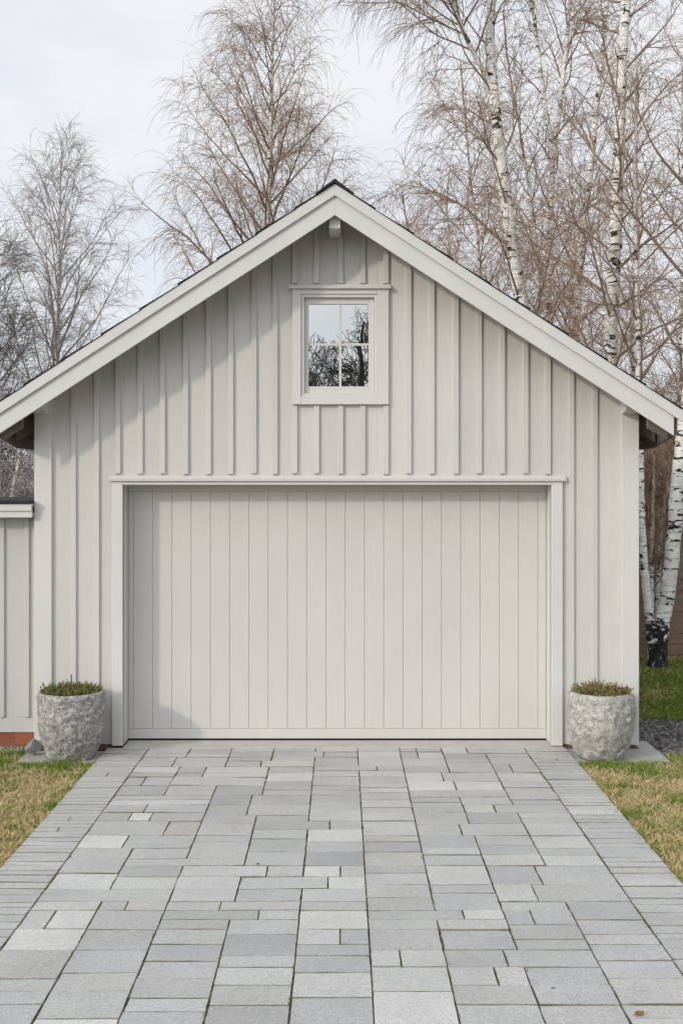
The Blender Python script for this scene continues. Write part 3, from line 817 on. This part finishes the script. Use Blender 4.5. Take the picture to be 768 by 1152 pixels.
def unit(v): return v / (np.linalg.norm(v, axis=-1, keepdims=True) + 1e-9)
def grow(S, D, Ln, r0, r1, k, lift, wob, r):
    n = len(S); P = np.empty((n, k, 3)); P[:, 0] = S; d = unit(D); st = (Ln / (k - 1))[:, None]
    for i in range(1, k):
        P[:, i] = P[:, i - 1] + d * st
        t = i / (k - 1)
        g = lift(t) if callable(lift) else lift
        d = unit(d + np.array([0, 0, 1.]) * g / (k - 1) + r.normal(0, wob, (n, 3)))
    f = np.linspace(0, 1, k)[None]
    return P, r0[:, None] * (1 - f) + r1 * f
def sprout(P, Rr, N, t0, t1, ang, r, up=0.):
    """N children spread over the parents, weighted by length"""
    seg = np.linalg.norm(P[:, 1:] - P[:, :-1], axis=2).sum(1); pr = seg / seg.sum()
    idx = r.choice(len(P), N, p=pr); t = r.uniform(t0, t1, N); k = P.shape[1]
    f = t * (k - 1); i = np.minimum(f.astype(int), k - 2); u = (f - i)[:, None]
    S = P[idx, i] * (1 - u) + P[idx, i + 1] * u; T = unit(P[idx, i + 1] - P[idx, i])
    rr = Rr[idx, i] * (1 - u[:, 0]) + Rr[idx, i + 1] * u[:, 0]
    q = unit(np.cross(T, r.normal(0, 1, (N, 3)))); a = np.radians(r.uniform(ang[0], ang[1], N))[:, None]
    D = unit(T * np.cos(a) + q * np.sin(a) + np.array([0, 0, up]))
    return S, D, t, rr, seg[idx]

def catmull(pts, n):
    pts = [np.array(p, float) for p in pts]; pts = [2 * pts[0] - pts[1]] + pts + [2 * pts[-1] - pts[-2]]
    outp = []
    for i in range(1, len(pts) - 2):
        for k in range(n):
            t = k / n; a, b, c, d = pts[i-1:i+3]
            outp.append(.5 * ((2*b) + (c-a)*t + (2*a-5*b+4*c-d)*t*t + (3*b-a-3*c+d)*t**3))
    outp.append(pts[-2]); return np.array(outp)

def birch(name, stems, label, cat='tree', group=None, seed=1, n1=34, L1=2.6, n2=380, n3=4200, ltw=(.35, .9), droop=1.0, start=.3, ang=(32, 55),
          twig='twig', bias=(0, 0), tr=.0034, barkname='bark', l2=(.5, 1.3), above=True):
    """stems: list of (points, r_base, r_top)"""
    r = np.random.RandomState(seed)
    base = np.array(stems[0][0][0], float)
    root = empty(name, tuple(base), label=label, cat=cat, group=group)
    Vt, Ft, Pl, Rl = [], [], [], []
    crownP = []
    for si, (pts, ra, rb_) in enumerate(stems):
        Pt = catmull(pts, 8) - base; k = len(Pt)
        Pt[1:-1] += r.normal(0, .004, (k - 2, 3)) * np.array([1, 1, .2])
        hz = np.linalg.norm(np.diff(Pt, axis=0), axis=1).cumsum(); hz = np.concatenate([[0], hz]) / hz[-1]
        Rt = rb_ + (ra - rb_) * (1 - hz) ** .9
        Rt = Rt * (1 + .02 * r.normal(0, 1, k))
        if si == 0 or above: Rt[:4] *= np.array([1.6, 1.3, 1.12, 1.04])
        v, f, rad = tubes(Pt[None], Rt[None], 12)
        # knots and swellings
        v += r.normal(0, .0025, v.shape)
        o = fast_mesh('trunk', [v], [f], M[barkname], root); fattr(o, 'rad', np.clip(rad, 0, 1)); fattr(o, 'above', np.clip(v[:, 2] / 1.0, 0, 20) if above else np.full(len(v), 5.))
        # level 1 limbs
        n1s = max(6, int(n1 / len(stems)))
        t = start + (1 - start) * (np.arange(n1s) + r.uniform(0, 1, n1s)) / n1s
        t = np.clip(t, 0, .985); i = np.minimum(np.searchsorted(hz, t) , k - 1) - 1; i = np.clip(i, 0, k - 2)
        u = ((t - hz[i]) / (hz[i+1] - hz[i] + 1e-9))[:, None]; S = Pt[i] * (1-u) + Pt[i+1] * u; T = unit(Pt[i+1] - Pt[i])
        az = np.arange(n1s) * 2.4 + r.uniform(-.5, .5, n1s); h = np.stack([np.cos(az) + bias[0], np.sin(az) + bias[1], 0 * az], 1)
        a = np.radians(r.uniform(ang[0], ang[1], n1s))[:, None]
        D = unit(T * np.cos(a) + h * np.sin(a))
        tt = (t - start) / (1 - start)
        Ln = L1 * (1 - tt) ** .75 * (.55 + .45 * np.minimum(1, tt * 5)) * r.uniform(.65, 1.15, n1s) + .25
        r0 = np.minimum(Rt[i] * .45, .006 + .009 * Ln)
        P1, R1 = grow(S, D, Ln, r0, .0035, 12, lambda t: .55 - 1.25 * t * droop, .075, r)
        Pl.append(P1); Rl.append(R1)
    P1 = np.concatenate(Pl); R1 = np.concatenate(Rl)
    S, D, t, rr, sg = sprout(P1, R1, n2, .12, 1., (25, 60), r, .05)
    Ln2 = np.minimum(r.uniform(l2[0], l2[1], n2) * (1.1 - .55 * t), sg * .7)
    P2, R2 = grow(S, D, Ln2, np.minimum(rr * .7, .008), tr * .8, 8, lambda t: .2 - 1.0 * t * droop, .10, r)
    S, D, t, rr, sg = sprout(np.concatenate([P2]), R2, n3, .1, 1., (20, 60), r, -.1 * droop)
    Ln3 = r.uniform(ltw[0], ltw[1], n3)
    P3, R3 = grow(S, D, Ln3, np.full(n3, tr), tr * .55, 6, -1.9 * droop, .10, r)
    n4 = n3 // 2
    S, D, t, rr, sg = sprout(P1[:, 6:], R1[:, 6:], n4 // 3, .0, 1., (20, 60), r, -.05 * droop)
    P4, R4 = grow(S, D, r.uniform(ltw[0] * .7, ltw[1], n4 // 3), np.full(n4 // 3, tr), tr * .5, 6, -1.5 * droop, .10, r)
    S, D, t, rr, sg = sprout(P3, R3, n3, .1, .9, (20, 55), r, 0)
    P5, R5 = grow(S, D, r.uniform(.08, .26, n3), np.full(n3, tr * .7), tr * .4, 4, -1.0 * droop, .12, r)
    Vs, Fq, rd = [], [], []
    for P, Q, sd in ((P1, R1, 6), (P2, R2, 4), (P3, R3, 3), (P4, R4, 3), (P5, R5, 3)):
        v, f, rad = tubes(P, Q, sd); Vs.append(v); Fq.append(f)
    fast_mesh('limbs', Vs[:1], Fq[:1], M['limb' if twig in ('twig', 'twig_red') else twig], root)
    fast_mesh('crown', Vs[1:], Fq[1:], M[twig], root, False)
    return root
def pts(Y, *p, dy=0.):
    """trunk through the named spots, standing at distance Y, foot on the ground"""
    a = [list(at(x, y, Y)) for x, y in p]; a[0][2] = GZ - .02
    return a

# right-hand side
A = pts(6.2, (606, 740), (604, 560), (597, 420), (585, 332), (577, 288), (571, 240), (565, 190), (559, 140), (554, 90), (551, 40), (553, -10), (557, -90), (560, -180))
A2 = [at(557, 108, 6.2), at(543, 78, 6.1), at(527, 48, 6.0), at(512, 12, 5.9), at(500, -40, 5.8), at(494, -95, 5.8)]
birch('birch_tree', [(A, .145, .042), (A2, .044, .010)], 'white birch with forked top right of the garage ridge, brown twigs hanging to its left', seed=3,
      n1=52, L1=2.35, n2=360, n3=2600, start=.22, bias=(-.40, .35), ltw=(.3, .85))
B = pts(5.6, (690, 740), (686, 620), (685, 500), (686, 400), (689, 330), (692, 275), (694, 210), (697, 130), (700, 60), (704, 0), (708, -90), (710, -190))
birch('birch_tree', [(B, .125, .05)], 'straight white birch with bold black scars, thickest trunk above the right roof slope', seed=5,
      n1=38, L1=2.3, n2=210, n3=1150, start=.25, ang=(38, 62), droop=.75, bias=(0, .45))
Cc = pts(9.5, (616, 720), (614, 520), (616, 400), (617, 330), (619, 250), (621, 172), (613, 118), (604, 50), (597, -10), (590, -70))
C2 = [at(620, 178, 9.5), at(629, 125, 9.5), at(636, 60, 9.5), at(641, 0, 9.5), at(645, -70, 9.5)]
birch('birch_tree', [(Cc, .090, .022), (C2, .052, .014)], 'thin tan birch forking into a narrow V between the two thick white trunks', seed=8, n1=36, L1=1.7, n2=150, n3=750, start=.3, ang=(25, 48), droop=.6)
D_ = pts(12.5, (640, 705), (641, 520), (646, 400), (652, 300), (658, 240), (664, 190), (669, 140), (675, 80), (681, 20), (686, -30))
birch('birch_tree', [(D_, .12, .03)], 'pale birch leaning right, farther back behind the forked tan birch', seed=12, n1=32, L1=2.3, n2=140, n3=700, start=.25, tr=.0045)
E_ = pts(8.2, (603, 725), (606, 500), (606, 330), (600, 250), (590, 180), (578, 110), (570, 60), (566, 10))
birch('birch_tree', [(E_, .055, .010)], 'slender brown birch leaning left across the first white trunk', seed=15, n1=30, L1=1.6, n2=120, n3=650, start=.3, twig='twig_red')
G_ = pts(4.75, (739, 750), (744, 700), (750, 672), (757, 612), (761, 550), (766, 500), (774, 440), (784, 340), (790, 220), (797, 80), (800, -80))
G2 = pts(4.75, (737, 748), (733, 720), (728, 674), (724, 633), (721, 584), (720, 530), (719, 480), (718, 420), (717, 340), (715, 270), (714, 190), (718, 90))
birch('birch_tree', [(G_, .112, .03), (G2, .066, .012)], 'twin stemmed white birch with black furrowed foot on the lawn right of the garage', seed=18,
      n1=44, L1=2.3, n2=200, n3=1100, start=.38, ang=(35, 60), droop=.75)
H_ = pts(10.5, (545, 715), (548, 500), (545, 400), (541, 330), (536, 260), (528, 190), (522, 120), (518, 70))
birch('birch_tree', [(H_, .06, .010)], 'low brown weeping birch behind the roof slope left of the forked white trunk', seed=23, n1=34, L1=2.3, n2=220, n3=1500, start=.3, twig='twig_red')
I_ = pts(13, (470, 702), (474, 500), (472, 400), (468, 330), (460, 270), (452, 215))
birch('birch_tree', [(I_, .05, .010)], 'small weeping birch just right of the ridge, its twigs trailing towards the roof', seed=24, n1=30, L1=2.2, n2=170, n3=1150, start=.3, twig='twig_red', bias=(-.2, 0))
for q, (x, Y, top, lean, sd, lb) in enumerate([(733, 5.25, 505, 2, 31, 'thin white birch sapling nearer the garage wall in front of the fence'), (741, 5.35, 520, 9, 32, 'thin white birch sapling between the two stems of the twin birch')]):
    a = pts(Y, (x, 740), (x - 1, 660), (x + lean * .4, 590), (x + lean, top + 30), (x + lean * 1.5, top - 20))
    birch('birch_sapling', [(a, .05, .008)], lb, group='birch saplings by the fence', seed=sd, n1=18, L1=.7, n2=70, n3=260, start=.3, ang=(25, 45), ltw=(.15, .4), l2=(.2, .5), above=False)
# left-hand side
J_ = pts(13.5, (297, 700), (299, 450), (300, 330), (301, 250), (303, 190), (305, 130), (306, 70), (308, 20), (309, -12))
birch('birch_tree', [(J_, .135, .014)], 'tall weeping birch behind the left roof slope, its tip above the ridge', seed=41, n1=58, L1=4.5, n2=520, n3=4300, start=.28, ang=(28, 48), tr=.0037, droop=.95, bias=(-.12, 0), ltw=(.35, .95))
K_ = pts(20, (58, 660), (60, 520), (60, 450), (64, 400), (66, 340), (66, 270), (68, 200), (70, 158))
birch('birch_tree', [(K_, .12, .012)], 'grey bare birch at the far left, rising behind the annex and eaves', seed=44, n1=50, L1=4.7, n2=430, n3=2800, start=.22, ang=(20, 40), tr=.0044, droop=.55, twig='twig_grey', ltw=(.3, .8))
L_ = pts(17, (-14, 680), (-12, 520), (-10, 430), (-12, 360), (-8, 300), (-6, 255))
birch('bare_tree', [(L_, .13, .02)], 'dark dense bare tree cut by the left edge of the photo', seed=47, n1=40, L1=2.3, n2=300, n3=1900, start=.3, ang=(35, 60), twig='twig_mid', tr=.005, droop=.3, barkname='bark')
for q, (x, Y, h, sd, lb, tw) in enumerate([
    (18, 6.5, 455, 51, 'bare shrub with crooked pale branches above the annex roof', 'twig_grey'),
    (-30, 7.5, 440, 52, 'bare shrub at the left edge above the annex roof', 'twig_dark'),
    (66, 8.0, 470, 53, 'bare shrub beside the annex, mostly behind the garage corner', 'twig_grey')]):
    a = pts(Y, (x, 730), (x + 3, 620), (x - 4, 560), (x + 5, 510), (x + 2, h)); b = pts(Y + .2, (x + 6, 730), (x + 14, 620), (x + 19, 560), (x + 24, 500), (x + 30, h + 12))
    birch('bare_shrub', [(a, .07, .012), (b, .06, .012)], lb, 'shrub', 'bare shrubs behind the annex', seed=sd, n1=40, L1=1.4, n2=240, n3=1300, start=.25, ang=(35, 75), twig=tw, tr=.0045, droop=.1, ltw=(.2, .6))
# shrubs between the right fence and the wood
for q, (x, Y, h, sd, lb) in enumerate([
    (728, 7.6, 470, 61, 'brown twiggy shrub behind the fence next to the garage wall'),
    (770, 7.8, 440, 62, 'brown twiggy shrub behind the fence at the right edge')]):
    a = pts(Y, (x, 720), (x + 3, 640), (x - 4, 580), (x + 2, 520), (x + 2, h)); b = pts(Y + .2, (x + 6, 720), (x + 12, 620), (x + 18, 560), (x + 20, h + 20))
    birch('twiggy_shrub', [(a, .05, .010), (b, .04, .010)], lb, 'shrub', 'shrubs behind the fence', seed=sd, n1=54, L1=1.5, n2=420, n3=3200, start=.1, ang=(25, 60), twig='twig_red', tr=.0045, droop=.2, ltw=(.2, .6))
# farther birches filling the sky between the trunks on the right
for q, (x, Y, h, sd, lb) in enumerate([
    (500, 19, 190, 71, 'far birch leftmost of the row behind the right roof slope'),
    (640, 18, 120, 73, 'far birch between the thin tan fork and the straight white trunk'),
    (712, 20, 90, 74, 'far birch just right of the straight white trunk'),
    (765, 17, 60, 75, 'far birch at the right edge of the photo')]):
    a = pts(Y, (x, 660), (x + 4, 500), (x - 2, 380), (x + 5, 280), (x + 2, h + 40), (x + 6, h))
    birch('birch_tree', [(a, .12, .012)], lb, group='far birches', seed=sd, n1=26, L1=2.6, n2=130, n3=700, start=.15, ang=(28, 50), tr=.0042, droop=.8, ltw=(.4, 1.0))
# tree opposite the garage that the attic window mirrors
Y = -21.
T_ = [(.75, Y, GZ), (.7, Y, 1.6), (.6, Y, 3.0), (.65, Y, 4.2), (.55, Y, 5.4), (.5, Y, 6.3), (.6, Y, 7.1)]
T2 = [(.62, Y, 2.8), (.1, Y + .3, 3.9), (-.4, Y + .3, 4.8), (-.8, Y, 5.6), (-1.1, Y, 6.3)]
T3 = [(.62, Y, 3.0), (1.1, Y - .3, 4.2), (1.35, Y, 5.3), (1.4, Y, 6.6), (1.5, Y, 7.8)]
birch('bare_tree', [(T_, .19, .03), (T2, .1, .02), (T3, .1, .02)], 'dark spreading bare tree mirrored in the small attic window', seed=81, n1=80, L1=1.7, n2=620, n3=1700, start=.3, ang=(35, 75), twig='twig_dark', tr=.009, droop=.1, l2=(.4, 1.2), ltw=(.2, .6), barkname='twig_dark', above=False)
